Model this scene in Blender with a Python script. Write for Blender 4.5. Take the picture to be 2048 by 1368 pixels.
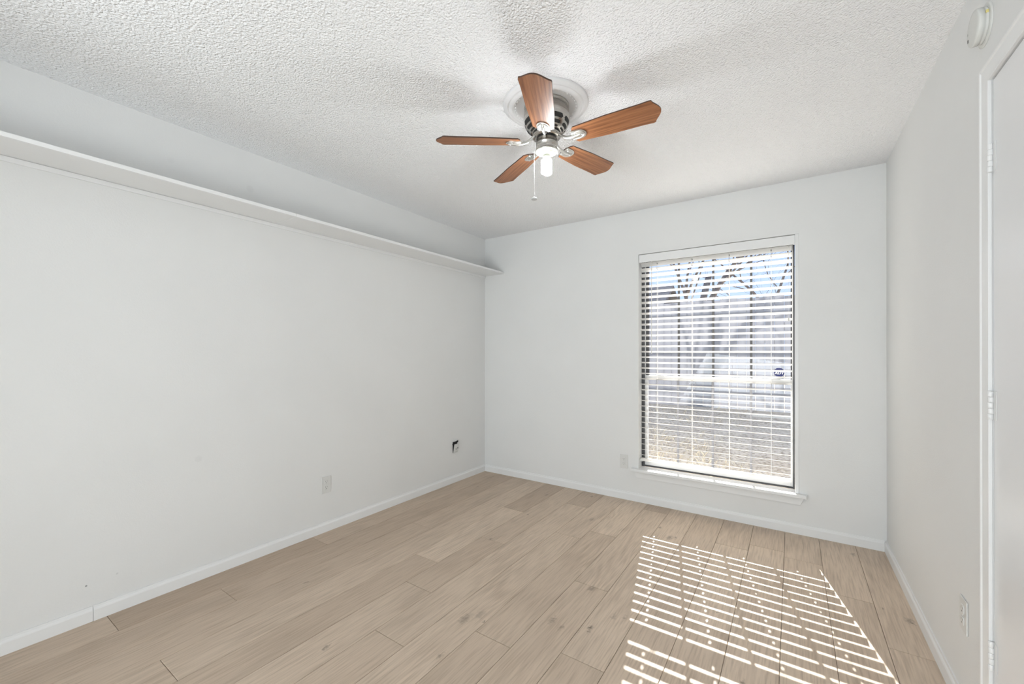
import bpy, bmesh, math, random
from mathutils import Vector, Matrix, noise

# ------------------------------------------------------------------ clear
for o in list(bpy.data.objects):
    bpy.data.objects.remove(o)
SC = bpy.context.scene
COL = SC.collection
R = math.radians
PI = math.pi

# ------------------------------------------------------------------ camera
# the room: X to the right, Y towards the window wall, Z up; metres
XL, XR, YB, YF, H = -2.7036, 0.4943, 3.4915, -0.75, 2.4539
cam_d = bpy.data.cameras.new('camera')
cam = bpy.data.objects.new('camera', cam_d)
COL.objects.link(cam)
cam_d.sensor_fit = 'HORIZONTAL'
cam_d.sensor_width = 36.0
cam_d.lens = 829.6 / 2048 * 36.0
cam_d.shift_y = (703.13 - 684.0) / 2048.0
cam_d.clip_start = 0.02
yaw, pitch, roll = R(34.0245), R(0.17535), R(0.0779)
Fv = Vector((-math.sin(yaw) * math.cos(pitch), math.cos(yaw) * math.cos(pitch), math.sin(pitch)))
Rt = Vector((math.cos(yaw), math.sin(yaw), 0))
Up = Rt.cross(Fv)
r_ = Rt * math.cos(roll) + Up * math.sin(roll)
u_ = -Rt * math.sin(roll) + Up * math.cos(roll)
M = Matrix((r_, u_, -Fv)).transposed().to_4x4()
M.translation = (0, 0, 1.25)
cam.matrix_world = M
SC.camera = cam

# ------------------------------------------------------------------ colour management
SC.view_settings.view_transform = 'Standard'
SC.view_settings.look = 'None'
SC.view_settings.exposure = 0.06
SC.view_settings.gamma = 1.0
SC.view_settings.use_curve_mapping = False

# ------------------------------------------------------------------ sky
W = bpy.data.worlds.new('sky')
SC.world = W
W.use_nodes = True
wn = W.node_tree
wn.nodes.clear()
wo = wn.nodes.new('ShaderNodeOutputWorld')
wb = wn.nodes.new('ShaderNodeBackground')
wtc = wn.nodes.new('ShaderNodeTexCoord')
wsx = wn.nodes.new('ShaderNodeSeparateXYZ')
wcr = wn.nodes.new('ShaderNodeValToRGB')
wcr.color_ramp.elements[0].position = 0.0
wcr.color_ramp.elements[0].color = (0.56, 0.71, 1.0, 1)
wcr.color_ramp.elements[1].position = 0.8
wcr.color_ramp.elements[1].color = (0.42, 0.58, 1.0, 1)
wn.links.new(wtc.outputs['Generated'], wsx.inputs[0])
wn.links.new(wsx.outputs['Z'], wcr.inputs[0])
wn.links.new(wcr.outputs[0], wb.inputs['Color'])
wb.inputs['Strength'].default_value = 1.2
wn.links.new(wb.outputs[0], wo.inputs[0])

# ------------------------------------------------------------------ sun, bulb and added fill
sd = bpy.data.lights.new('sun', 'SUN')
sd.energy = 21.0
sd.angle = R(0.3)
sd.color = (1.0, 0.965, 0.92)
sun = bpy.data.objects.new('sun', sd)
COL.objects.link(sun)
sun.location = (-2, 12, 8)
sun.rotation_euler = Vector((0.232, -1.0, -0.599)).to_track_quat('-Z', 'Y').to_euler()
BULB_STRENGTH = 116.0
FILL_POWER = 106.0
ld = bpy.data.lights.new('rear_fill', 'AREA')      # added unseen fill behind the viewer, brightens the room
ld.shape = 'RECTANGLE'
ld.size, ld.size_y = 2.4, 1.4
ld.energy = FILL_POWER
ld.color = (0.88, 0.955, 1.0)
fill_lamp = bpy.data.objects.new('rear_fill', ld)
COL.objects.link(fill_lamp)
fill_lamp.location = (-0.65, -2.3, 0.60)
fill_lamp.rotation_euler = Vector((-0.25, 1.5, 1.4)).to_track_quat('-Z', 'Z').to_euler()

# ------------------------------------------------------------------ helpers
class MB:
    """collects geometry for one mesh object"""
    def __init__(s):
        s.v, s.f, s.sm, s.mi = [], [], [], []
        s.cur_m = 0
    def add(s, verts, faces, smooth=False, xf=None):
        b = len(s.v)
        for p in verts:
            p = Vector(p)
            s.v.append(xf @ p if xf else p)
        for f in faces:
            s.f.append([b + i for i in f]); s.sm.append(smooth); s.mi.append(s.cur_m)
    def box(s, a, b, xf=None):
        x0, y0, z0 = a; x1, y1, z1 = b
        s.add([(x0,y0,z0),(x1,y0,z0),(x1,y1,z0),(x0,y1,z0),(x0,y0,z1),(x1,y0,z1),(x1,y1,z1),(x0,y1,z1)],
              [(0,3,2,1),(4,5,6,7),(0,1,5,4),(1,2,6,5),(2,3,7,6),(3,0,4,7)], False, xf)
    def prism(s, poly, axis, a, b, smooth=False, xf=None):
        """poly: list of 2D points in the plane across axis; extruded from a to b"""
        n = len(poly)
        def mk(p, t):
            if axis == 'X': return (t, p[0], p[1])
            if axis == 'Y': return (p[0], t, p[1])
            return (p[0], p[1], t)
        vs = [mk(p, a) for p in poly] + [mk(p, b) for p in poly]
        s.add(vs, [tuple(range(n)), tuple(reversed(range(n, 2*n)))], False, xf)
        base = len(s.v) - 2*n
        for i in range(n):
            j = (i+1) % n
            s.f.append([base+i, base+n+i, base+n+j, base+j]); s.sm.append(smooth); s.mi.append(s.cur_m)
    def lathe(s, prof, seg=48, xf=None, smooth=True, a0=0, a1=2*PI):
        full = abs(a1 - a0 - 2*PI) < 1e-6
        n = seg if full else seg + 1
        vs = []
        for (r, z) in prof:
            for k in range(n):
                t = a0 + (a1-a0)*k/seg
                vs.append((r*math.cos(t), r*math.sin(t), z))
        fs = []
        for i in range(len(prof)-1):
            for k in range(seg):
                k2 = (k+1) % n
                fs.append((i*n+k, i*n+k2, (i+1)*n+k2, (i+1)*n+k))
        s.add(vs, fs, smooth, xf)
    def tube(s, pts, rad, seg=10, smooth=True, caps=True, xf=None):
        pts = [Vector(p) for p in pts]
        if not isinstance(rad, (list, tuple)): rad = [rad]*len(pts)
        vs = []; prev = None
        for i, p in enumerate(pts):
            if i == 0: t = pts[1]-p
            elif i == len(pts)-1: t = p-pts[i-1]
            else: t = pts[i+1]-pts[i-1]
            t.normalize()
            if prev is None:
                a = Vector((0,0,1)) if abs(t.z) < .9 else Vector((1,0,0))
                u = t.cross(a).normalized()
            else:
                u = prev - t*prev.dot(t)
                if u.length < 1e-6: u = t.orthogonal()
                u.normalize()
            prev = u
            w = t.cross(u)
            for k in range(seg):
                an = 2*PI*k/seg
                vs.append(p + (u*math.cos(an)+w*math.sin(an))*rad[i])
        fs = []
        for i in range(len(pts)-1):
            for k in range(seg):
                k2 = (k+1) % seg
                fs.append((i*seg+k, i*seg+k2, (i+1)*seg+k2, (i+1)*seg+k))
        b = len(s.v)
        s.add(vs, fs, smooth, xf)
        if caps:
            s.f.append([b+k for k in reversed(range(seg))]); s.sm.append(False); s.mi.append(s.cur_m)
            e = b+(len(pts)-1)*seg
            s.f.append([e+k for k in range(seg)]); s.sm.append(False); s.mi.append(s.cur_m)
    def build(s, name, mat, parent=None, bevel=0, loc=None, seg=2):
        me = bpy.data.meshes.new(name)
        off = Vector(loc) if loc else Vector((0,0,0))
        me.from_pydata([tuple(p-off) for p in s.v], [], s.f)
        for p, sm, mi in zip(me.polygons, s.sm, s.mi):
            p.use_smooth = sm
            p.material_index = mi
        mats = mat if isinstance(mat, (list, tuple)) else [mat]
        for m in mats: me.materials.append(m)
        bm = bmesh.new(); bm.from_mesh(me)
        bmesh.ops.recalc_face_normals(bm, faces=bm.faces)
        bm.to_mesh(me); bm.free()
        o = bpy.data.objects.new(name, me)
        COL.objects.link(o)
        if loc: o.location = loc
        if parent: o.parent = parent
        if bevel:
            b = o.modifiers.new('bevel', 'BEVEL')
            b.width = bevel; b.segments = seg; b.limit_method = 'ANGLE'; b.angle_limit = R(40)
        return o

def tag(o, label, cat, group=None, kind=None):
    o['label'] = label; o['category'] = cat
    if group: o['group'] = group
    if kind: o['kind'] = kind
    return o

def thing(name, label, cat, loc=(0,0,0), rot=(0,0,0), group=None, kind=None):
    o = bpy.data.objects.new(name, None)
    o.empty_display_size = 0.05
    COL.objects.link(o)
    o.location = loc; o.rotation_euler = rot
    return tag(o, label, cat, group, kind)

def struct(o, label, cat):
    return tag(o, label, cat, None, 'structure')

# ------------------------------------------------------------------ materials
def new_mat(name):
    m = bpy.data.materials.new(name); m.use_nodes = True
    nt = m.node_tree; nt.nodes.clear()
    out = nt.nodes.new('ShaderNodeOutputMaterial')
    return m, nt, out
def N(nt, t, **kw):
    n = nt.nodes.new(t)
    for k, v in kw.items():
        if k.startswith('i_'): n.inputs[k[2:].replace('_', ' ')].default_value = v
        else: setattr(n, k, v)
    return n
def mathn(nt, op, a, b=None, clamp=False):
    n = nt.nodes.new('ShaderNodeMath'); n.operation = op; n.use_clamp = clamp
    for i, x in enumerate((a, b)):
        if x is None: continue
        if isinstance(x, (int, float)): n.inputs[i].default_value = x
        else: nt.links.new(x, n.inputs[i])
    return n.outputs[0]
def mixc(nt, fac, a, b, mode='MIX'):
    n = nt.nodes.new('ShaderNodeMix'); n.data_type = 'RGBA'; n.blend_type = mode
    if isinstance(fac, (int, float)): n.inputs[0].default_value = fac
    else: nt.links.new(fac, n.inputs[0])
    for idx, x in ((6, a), (7, b)):
        if isinstance(x, tuple): n.inputs[idx].default_value = (*x, 1) if len(x) == 3 else x
        else: nt.links.new(x, n.inputs[idx])
    return n.outputs[2]

def paint(name, col, rough=0.6, bump=0.0, bscale=300, spots=None, var=0.02, metal=0.0):
    """painted or plastic surface with faint mottling; spots: (x, y, z, radius, strength, colour)"""
    m, nt, out = new_mat(name)
    b = N(nt, 'ShaderNodeBsdfPrincipled')
    b.inputs['Roughness'].default_value = rough
    b.inputs['Metallic'].default_value = metal
    geo = N(nt, 'ShaderNodeTexCoord')
    no = N(nt, 'ShaderNodeTexNoise'); no.inputs['Scale'].default_value = 2.3; no.inputs['Detail'].default_value = 3
    nt.links.new(geo.outputs['Object'], no.inputs['Vector'])
    f = mathn(nt, 'MULTIPLY', no.outputs['Fac'], 1.0)
    dark = tuple(c*(1-var*2) for c in col)
    c = mixc(nt, f, dark, tuple(min(1, x*(1+var)) for x in col))
    for (x, y, z, rad, st, sc) in (spots or []):
        d = N(nt, 'ShaderNodeVectorMath', operation='DISTANCE')
        nt.links.new(geo.outputs['Object'], d.inputs[0]); d.inputs[1].default_value = (x, y, z)
        mr = N(nt, 'ShaderNodeMapRange', interpolation_type='SMOOTHSTEP')
        nt.links.new(d.outputs['Value'], mr.inputs['Value'])
        mr.inputs['From Min'].default_value = rad*0.5; mr.inputs['From Max'].default_value = rad
        mr.inputs['To Min'].default_value = st; mr.inputs['To Max'].default_value = 0
        c = mixc(nt, mr.outputs[0], c, sc)
    nt.links.new(c, b.inputs['Base Color'])
    if bump:
        n2 = N(nt, 'ShaderNodeTexNoise'); n2.inputs['Scale'].default_value = bscale; n2.inputs['Detail'].default_value = 2
        nt.links.new(geo.outputs['Object'], n2.inputs['Vector'])
        bp = N(nt, 'ShaderNodeBump'); bp.inputs['Strength'].default_value = bump; bp.inputs['Distance'].default_value = 0.002
        nt.links.new(n2.outputs['Fac'], bp.inputs['Height'])
        nt.links.new(bp.outputs[0], b.inputs['Normal'])
    nt.links.new(b.outputs[0], out.inputs[0])
    return m

WALLC = (0.80, 0.80, 0.79)
GREY = (0.45, 0.45, 0.45)
m_wall = paint('wall_paint', WALLC, 0.55, 0.25, 160)
m_wall_l = paint('wall_paint_patched', WALLC, 0.55, 0.25, 160, spots=[
    (XL, 0.927, 0.664, 0.022, 0.10, GREY), (XL, 1.184, 2.234, 0.026, 0.10, GREY),
    (XL, 0.491, 0.170, 0.005, 0.8, (0.2, 0.2, 0.2)), (XL, 0.597, 0.181, 0.006, 0.35, GREY),
    (XL, 0.80, 2.26, 0.02, 0.06, GREY)])
m_trim = paint('trim_paint', (0.84, 0.84, 0.835), 0.35, 0.04, 60)
m_door = paint('door_paint', (0.82, 0.82, 0.825), 0.28, 0.10, 40)
m_plastic = paint('white_plastic', (0.72, 0.72, 0.70), 0.35)
m_detector = paint('detector_plastic', (0.70, 0.70, 0.67), 0.4)
m_yellow = paint('yellow_plastic', (0.75, 0.65, 0.25), 0.4)
m_dark = paint('dark_slot', (0.02, 0.02, 0.02), 0.6)
m_grey_slot = paint('grey_slot', (0.22, 0.22, 0.21), 0.6)
m_cream = paint('cream_plastic', (0.50, 0.51, 0.43), 0.5)
m_chain = paint('chain_metal', (0.85, 0.85, 0.83), 0.25, metal=0.6)
m_medal = paint('medallion_paint', (0.82, 0.82, 0.82), 0.4, 0.1, 50)
m_sticker = paint('sticker_blue', (0.010, 0.016, 0.11), 0.35)
m_sticker_white = paint('sticker_white', (0.85, 0.85, 0.85), 0.5)
m_frame = paint('window_frame_metal', (0.055, 0.055, 0.058), 0.45)  # pale metal coloured dark, as it looks backlit against the sky
m_muntin = paint('window_muntin_metal', (0.24, 0.24, 0.26), 0.45)  # lower bars greyed to carry their backlit shade
m_sash = paint('window_sash_metal', (0.72, 0.72, 0.72), 0.4)
m_gasket = paint('window_gasket', (0.03, 0.03, 0.03), 0.6)
m_knob = paint('chain_knob', (0.55, 0.55, 0.54), 0.35)

def ceiling_mat():
    m, nt, out = new_mat('popcorn_ceiling')
    b = N(nt, 'ShaderNodeBsdfPrincipled'); b.inputs['Roughness'].default_value = 0.9
    tc = N(nt, 'ShaderNodeTexCoord')
    v = N(nt, 'ShaderNodeTexVoronoi', feature='SMOOTH_F1'); v.inputs['Scale'].default_value = 140
    n1 = N(nt, 'ShaderNodeTexNoise'); n1.inputs['Scale'].default_value = 110; n1.inputs['Detail'].default_value = 3
    mp = N(nt, 'ShaderNodeMapping')
    nt.links.new(tc.outputs['Object'], mp.inputs[0])
    dist = mixc(nt, 0.006, mp.outputs[0], n1.outputs['Color'], 'ADD')
    nt.links.new(tc.outputs['Object'], n1.inputs['Vector'])
    nt.links.new(dist, v.inputs['Vector'])
    h = mathn(nt, 'SUBTRACT', 1.0, v.outputs['Distance'])
    h2 = mathn(nt, 'ADD', mathn(nt, 'MULTIPLY', h, 0.7), mathn(nt, 'MULTIPLY', n1.outputs['Fac'], 0.9))
    bp = N(nt, 'ShaderNodeBump'); bp.inputs['Strength'].default_value = 1.0; bp.inputs['Distance'].default_value = 0.0072
    nt.links.new(h2, bp.inputs['Height'])
    nt.links.new(bp.outputs[0], b.inputs['Normal'])
    b.inputs['Base Color'].default_value = (0.93, 0.93, 0.935, 1)
    nt.links.new(b.outputs[0], out.inputs[0])
    return m
m_ceil = ceiling_mat()

KNOTS = [  # (x, y, radius across, strength)
    (-1.274, 1.499, .030, .55), (-1.235, 1.56, .026, .35), (-0.93, 1.719, .018, .5), (-0.871, 1.695, .015, .45), (-0.762, 1.765, .014, .95),
    (-0.758, 1.735, .009, .7), (-1.638, 1.02, .012, .6), (-0.883, 2.065, .022, .5), (-1.203, 1.255, .014, .5), (-1.679, 2.231, .009, .95),
    (-2.191, 1.252, .010, .6), (-1.19, 1.525, .008, .7), (-1.448, 3.385, .012, .8), (-1.693, 2.732, .010, .7), (-1.245, 2.92, .024, .4),
    (-1.791, 3.198, .018, .4), (-0.689, 2.931, .024, .55), (-0.655, 2.95, .012, .7), (-0.785, 3.061, .013, .6), (-2.438, 3.038, .012, .5),
    (0.313, 3.325, .014, .6), (0.454, 2.649, .022, .55), (0.462, 2.635, .010, .8), (0.368, 2.70, .008, .7), (-0.299, 2.219, .006, 1.0),
    (-0.157, 1.798, .012, .75), (-0.659, 1.925, .013, .5), (-0.70, 1.90, .016, .35)]

def floor_mat():
    m, nt, out = new_mat('oak_planks')
    b = N(nt, 'ShaderNodeBsdfPrincipled')
    tc = N(nt, 'ShaderNodeTexCoord')
    at = N(nt, 'ShaderNodeAttribute', attribute_name='tone')
    sep = N(nt, 'ShaderNodeSeparateColor'); nt.links.new(at.outputs['Color'], sep.inputs[0])
    off = N(nt, 'ShaderNodeCombineXYZ')
    nt.links.new(mathn(nt, 'MULTIPLY', sep.outputs[1], 37.0), off.inputs[0])
    nt.links.new(mathn(nt, 'MULTIPLY', sep.outputs[2], 53.0), off.inputs[1])
    add = N(nt, 'ShaderNodeVectorMath', operation='ADD')
    nt.links.new(tc.outputs['Object'], add.inputs[0]); nt.links.new(off.outputs[0], add.inputs[1])
    # long cathedral grain
    mp = N(nt, 'ShaderNodeMapping'); mp.inputs['Scale'].default_value = (7.0, 0.55, 1)
    nt.links.new(add.outputs[0], mp.inputs[0])
    ng = N(nt, 'ShaderNodeTexNoise'); ng.inputs['Scale'].default_value = 1.0; ng.inputs['Detail'].default_value = 2; ng.inputs['Distortion'].default_value = 0.6
    nt.links.new(mp.outputs[0], ng.inputs['Vector'])
    ring = mathn(nt, 'SINE', mathn(nt, 'MULTIPLY', ng.outputs['Fac'], 75.0))
    ring = mathn(nt, 'MULTIPLY_ADD', ring, 0.5); nt.nodes[-1].inputs[2].default_value = 0.5
    # fine fibre
    mp2 = N(nt, 'ShaderNodeMapping'); mp2.inputs['Scale'].default_value = (130, 6, 1)
    nt.links.new(add.outputs[0], mp2.inputs[0])
    nf = N(nt, 'ShaderNodeTexNoise'); nf.inputs['Scale'].default_value = 1.0; nf.inputs['Detail'].default_value = 4
    nt.links.new(mp2.outputs[0], nf.inputs['Vector'])
    # broad cloud
    mp3 = N(nt, 'ShaderNodeMapping'); mp3.inputs['Scale'].default_value = (6, 1.8, 1)
    nt.links.new(add.outputs[0], mp3.inputs[0])
    nc = N(nt, 'ShaderNodeTexNoise'); nc.inputs['Scale'].default_value = 1.0; nc.inputs['Detail'].default_value = 3
    nt.links.new(mp3.outputs[0], nc.inputs['Vector'])
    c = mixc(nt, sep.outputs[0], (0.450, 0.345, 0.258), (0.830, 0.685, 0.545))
    n5 = N(nt, 'ShaderNodeMapRange'); nt.links.new(nc.outputs['Color'], n5.inputs['Value'])
    n5.inputs['From Min'].default_value = 0.42; n5.inputs['From Max'].default_value = 0.62; n5.inputs['To Min'].default_value = 0.05; n5.inputs['To Max'].default_value = 0.30
    c = mixc(nt, mathn(nt, 'MULTIPLY', ring, n5.outputs[0]), c, (0.36, 0.27, 0.195))
    f = N(nt, 'ShaderNodeMapRange'); nt.links.new(nf.outputs['Fac'], f.inputs['Value'])
    f.inputs['From Min'].default_value = 0.45; f.inputs['From Max'].default_value = 0.72
    f.inputs['To Min'].default_value = 0; f.inputs['To Max'].default_value = 0.42
    c = mixc(nt, f.outputs[0], c, (0.29, 0.21, 0.15))
    f3 = N(nt, 'ShaderNodeMapRange'); nt.links.new(nc.outputs['Fac'], f3.inputs['Value'])
    f3.inputs['From Min'].default_value = 0.5; f3.inputs['From Max'].default_value = 0.78
    f3.inputs['To Min'].default_value = 0; f3.inputs['To Max'].default_value = 0.30
    c = mixc(nt, f3.outputs[0], c, (0.34, 0.27, 0.21))
    # knots, each at its place in its board
    nk = N(nt, 'ShaderNodeTexNoise'); nk.inputs['Scale'].default_value = 60; nk.inputs['Detail'].default_value = 2
    nt.links.new(tc.outputs['Object'], nk.inputs['Vector'])
    mk = N(nt, 'ShaderNodeMapping'); mk.inputs['Scale'].default_value = (1.0, 0.5, 0.0)
    nt.links.new(tc.outputs['Object'], mk.inputs[0])
    dv = mixc(nt, 0.030, mk.outputs[0], nk.outputs['Color'], 'ADD')
    tot = None
    for (x, y, rad, st) in KNOTS:
        d = N(nt, 'ShaderNodeVectorMath', operation='DISTANCE')
        nt.links.new(dv, d.inputs[0]); d.inputs[1].default_value = (x+.015, y*0.5+.015, .015)
        mr = N(nt, 'ShaderNodeMapRange', interpolation_type='SMOOTHSTEP')
        nt.links.new(d.outputs['Value'], mr.inputs['Value'])
        mr.inputs['From Min'].default_value = 0.0; mr.inputs['From Max'].default_value = rad*1.1
        mr.inputs['To Min'].default_value = st*.95; mr.inputs['To Max'].default_value = 0
        tot = mr.outputs[0] if tot is None else mathn(nt, 'MAXIMUM', tot, mr.outputs[0])
    c = mixc(nt, tot, c, (0.10, 0.078, 0.060))
    nt.links.new(c, b.inputs['Base Color'])
    b.inputs['Roughness'].default_value = 0.52
    b.inputs['Specular IOR Level'].default_value = 0.3
    bp = N(nt, 'ShaderNodeBump'); bp.inputs['Strength'].default_value = 0.12; bp.inputs['Distance'].default_value = 0.002
    nt.links.new(mathn(nt, 'ADD', nf.outputs['Fac'], mathn(nt, 'MULTIPLY', ring, -0.3)), bp.inputs['Height'])
    nt.links.new(bp.outputs[0], b.inputs['Normal'])
    nt.links.new(b.outputs[0], out.inputs[0])
    return m
m_floor = floor_mat()
m_subfloor = paint('subfloor', (0.06, 0.045, 0.035), 0.8)

def blade_mat():
    m, nt, out = new_mat('fan_blade_wood')
    b = N(nt, 'ShaderNodeBsdfPrincipled'); b.inputs['Roughness'].default_value = 0.45; b.inputs['Specular IOR Level'].default_value = 0.35
    tc = N(nt, 'ShaderNodeTexCoord')
    mp = N(nt, 'ShaderNodeMapping'); mp.inputs['Scale'].default_value = (4, 95, 95)
    nt.links.new(tc.outputs['Object'], mp.inputs[0])
    n = N(nt, 'ShaderNodeTexNoise'); n.inputs['Scale'].default_value = 1.0; n.inputs['Detail'].default_value = 5; n.inputs['Distortion'].default_value = 0.5
    nt.links.new(mp.outputs[0], n.inputs['Vector'])
    cr = N(nt, 'ShaderNodeValToRGB')
    cr.color_ramp.elements[0].position = 0.30; cr.color_ramp.elements[0].color = (0.175, 0.062, 0.022, 1)
    cr.color_ramp.elements[1].position = 0.68; cr.color_ramp.elements[1].color = (0.42, 0.175, 0.072, 1)
    nt.links.new(n.outputs['Fac'], cr.inputs[0])
    nt.links.new(cr.outputs[0], b.inputs['Base Color'])
    nt.links.new(b.outputs[0], out.inputs[0])
    return m
m_blade = blade_mat()
m_blade_edge = paint('fan_blade_edge', (0.055, 0.025, 0.014), 0.5)

def metal(name, col, rough, aniso=False):
    m, nt, out = new_mat(name)
    b = N(nt, 'ShaderNodeBsdfPrincipled'); b.inputs['Metallic'].default_value = 1.0
    tc = N(nt, 'ShaderNodeTexCoord')
    mp = N(nt, 'ShaderNodeMapping'); mp.inputs['Scale'].default_value = (3, 3, 500)
    nt.links.new(tc.outputs['Object'], mp.inputs[0])
    n = N(nt, 'ShaderNodeTexNoise'); n.inputs['Scale'].default_value = 2.0; n.inputs['Detail'].default_value = 3
    nt.links.new(mp.outputs[0], n.inputs['Vector'])
    mr = N(nt, 'ShaderNodeMapRange'); nt.links.new(n.outputs['Fac'], mr.inputs['Value'])
    mr.inputs['To Min'].default_value = rough*0.7; mr.inputs['To Max'].default_value = rough*1.3
    nt.links.new(mr.outputs[0], b.inputs['Roughness'])
    c = mixc(nt, n.outputs['Fac'], tuple(x*0.9 for x in col), col)
    nt.links.new(c, b.inputs['Base Color'])
    nt.links.new(b.outputs[0], out.inputs[0])
    return m
m_nickel = metal('brushed_nickel', (0.54, 0.52, 0.49), 0.27)
m_iron = metal('satin_silver', (0.74, 0.73, 0.70), 0.36)

def emit_mat(name, col, st):
    m, nt, out = new_mat(name)
    e = N(nt, 'ShaderNodeEmission'); e.inputs['Color'].default_value = (*col, 1); e.inputs['Strength'].default_value = st
    nt.links.new(e.outputs[0], out.inputs[0])
    return m
m_bulb = emit_mat('lit_bulb', (0.92, 0.97, 1.0), BULB_STRENGTH)

def translucent(name, col, tcol, fac, wscale=None, rough=0.4):
    m, nt, out = new_mat(name)
    b = N(nt, 'ShaderNodeBsdfPrincipled'); b.inputs['Roughness'].default_value = rough
    t = N(nt, 'ShaderNodeBsdfTranslucent'); t.inputs['Color'].default_value = (*tcol, 1)
    mx = N(nt, 'ShaderNodeMixShader'); mx.inputs[0].default_value = fac
    if wscale:
        tc = N(nt, 'ShaderNodeTexCoord')
        mp = N(nt, 'ShaderNodeMapping'); mp.inputs['Scale'].default_value = wscale
        nt.links.new(tc.outputs['Object'], mp.inputs[0])
        n = N(nt, 'ShaderNodeTexNoise'); n.inputs['Scale'].default_value = 1; n.inputs['Detail'].default_value = 4
        nt.links.new(mp.outputs[0], n.inputs['Vector'])
        nt.links.new(mixc(nt, n.outputs['Fac'], tuple(x*0.75 for x in col), col), b.inputs['Base Color'])
    else:
        b.inputs['Base Color'].default_value = (*col, 1)
    nt.links.new(b.outputs[0], mx.inputs[1]); nt.links.new(t.outputs[0], mx.inputs[2])
    nt.links.new(mx.outputs[0], out.inputs[0])
    return m
m_slat = translucent('blind_slat', (0.86, 0.85, 0.83), (0.95, 0.93, 0.90), 0.35)
m_fence = translucent('pale_fence_board', (0.46, 0.46, 0.47), (0.47, 0.47, 0.49), 0.5, (8, 8, 0.8))

def glass_mat():
    m, nt, out = new_mat('window_glass')
    t = N(nt, 'ShaderNodeBsdfTransparent'); t.inputs['Color'].default_value = (0.96, 0.97, 0.97, 1)
    g = N(nt, 'ShaderNodeBsdfGlossy'); g.inputs['Roughness'].default_value = 0.02
    fr = N(nt, 'ShaderNodeFresnel'); fr.inputs['IOR'].default_value = 1.3
    mx = N(nt, 'ShaderNodeMixShader')
    nt.links.new(fr.outputs[0], mx.inputs[0]); nt.links.new(t.outputs[0], mx.inputs[1]); nt.links.new(g.outputs[0], mx.inputs[2])
    nt.links.new(mx.outputs[0], out.inputs[0])
    return m
m_glass = glass_mat()

def ground_mat():
    m, nt, out = new_mat('dry_lawn')
    b = N(nt, 'ShaderNodeBsdfPrincipled'); b.inputs['Roughness'].default_value = 0.95
    tc = N(nt, 'ShaderNodeTexCoord')
    n = N(nt, 'ShaderNodeTexNoise'); n.inputs['Scale'].default_value = 1.6; n.inputs['Detail'].default_value = 8
    n2 = N(nt, 'ShaderNodeTexNoise'); n2.inputs['Scale'].default_value = 26; n2.inputs['Detail'].default_value = 6
    for q in (n, n2): nt.links.new(tc.outputs['Object'], q.inputs['Vector'])
    c = mixc(nt, n.outputs['Fac'], (0.60, 0.47, 0.32), (0.84, 0.72, 0.54))
    f = N(nt, 'ShaderNodeMapRange'); nt.links.new(n2.outputs['Fac'], f.inputs['Value'])
    f.inputs['From Min'].default_value = .45; f.inputs['From Max'].default_value = .7; f.inputs['To Max'].default_value = .8
    c = mixc(nt, f.outputs[0], c, (0.28, 0.19, 0.105))
    nt.links.new(c, b.inputs['Base Color'])
    bp = N(nt, 'ShaderNodeBump'); bp.inputs['Strength'].default_value = 0.8; bp.inputs['Distance'].default_value = 0.04
    nt.links.new(n2.outputs['Fac'], bp.inputs['Height']); nt.links.new(bp.outputs[0], b.inputs['Normal'])
    nt.links.new(b.outputs[0], out.inputs[0])
    return m
m_ground = ground_mat()
m_bark = paint('grey_bark', (0.16, 0.14, 0.13), 0.9, 0.6, 40, var=0.2)
m_roof = paint('dark_shingles', (0.10, 0.10, 0.115), 0.9, 0.5, 30, var=0.15)
m_brick = paint('house_siding', (0.38, 0.31, 0.27), 0.9, 0.3, 25, var=0.1)
m_grass = translucent('dry_grass_blades', (0.72, 0.62, 0.44), (0.7, 0.6, 0.42), 0.3)

# ================================================================== THE SETTING
# ---- floor: oak boards 19 cm wide running towards the window wall
random.seed(7)
PW, X0 = 0.1897, 0.338
JOINTS = {-1: [2.36, 0.9], 0: [2.73, 1.1], 1: [3.05, 1.35], 2: [3.12, 1.55], 3: [3.02, 2.07, 0.4], 4: [0.92], 5: [1.552],
          6: [3.343, 2.085, 0.5], 7: [2.726, 1.457], 8: [2.575, 0.7], 9: [3.118, 1.209], 10: [2.22, 1.559, 0.2], 11: [2.753, 1.804, 0.3],
          12: [0.601], 13: [2.123, 0.25], 14: [0.96], 15: [1.57, 0.56], 16: [2.0]}
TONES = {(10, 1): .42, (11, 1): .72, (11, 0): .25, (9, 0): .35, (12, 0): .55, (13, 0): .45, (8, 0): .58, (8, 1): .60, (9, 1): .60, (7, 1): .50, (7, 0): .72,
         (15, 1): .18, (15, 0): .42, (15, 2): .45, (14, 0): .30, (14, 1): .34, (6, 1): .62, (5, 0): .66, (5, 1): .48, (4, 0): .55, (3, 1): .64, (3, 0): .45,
         (2, 0): .40, (2, 1): .52, (1, 0): .52, (1, 1): .46, (0, 0): .5, (0, 1): .42, (-1, 0): .52, (-1, 1): .55, (10, 0): .5, (10, 2): .56}  # dark boards beside the left wall hold its shade in their tone
fl = MB(); tones = []
def plank(x0, x1, y0, y1, tone):
    g, bv = 0.0009, 0.0020
    a = [(x0+g, y0+g), (x1-g, y0+g), (x1-g, y1-g), (x0+g, y1-g)]
    i = [(x0+g+bv, y0+g+bv), (x1-g-bv, y0+g+bv), (x1-g-bv, y1-g-bv), (x0+g+bv, y1-g-bv)]
    n = len(fl.f)
    fl.add([(*p, -0.012) for p in a] + [(*p, -0.0009) for p in a] + [(*p, 0.0) for p in i],
           [(8, 9, 10, 11)] + [(k, (k+1) % 4, 4+(k+1) % 4, 4+k) for k in range(4)] + [(4+k, 4+(k+1) % 4, 8+(k+1) % 4, 8+k) for k in range(4)])
    tones.extend([tone]*(len(fl.f)-n))
YFL = -3.3
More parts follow.
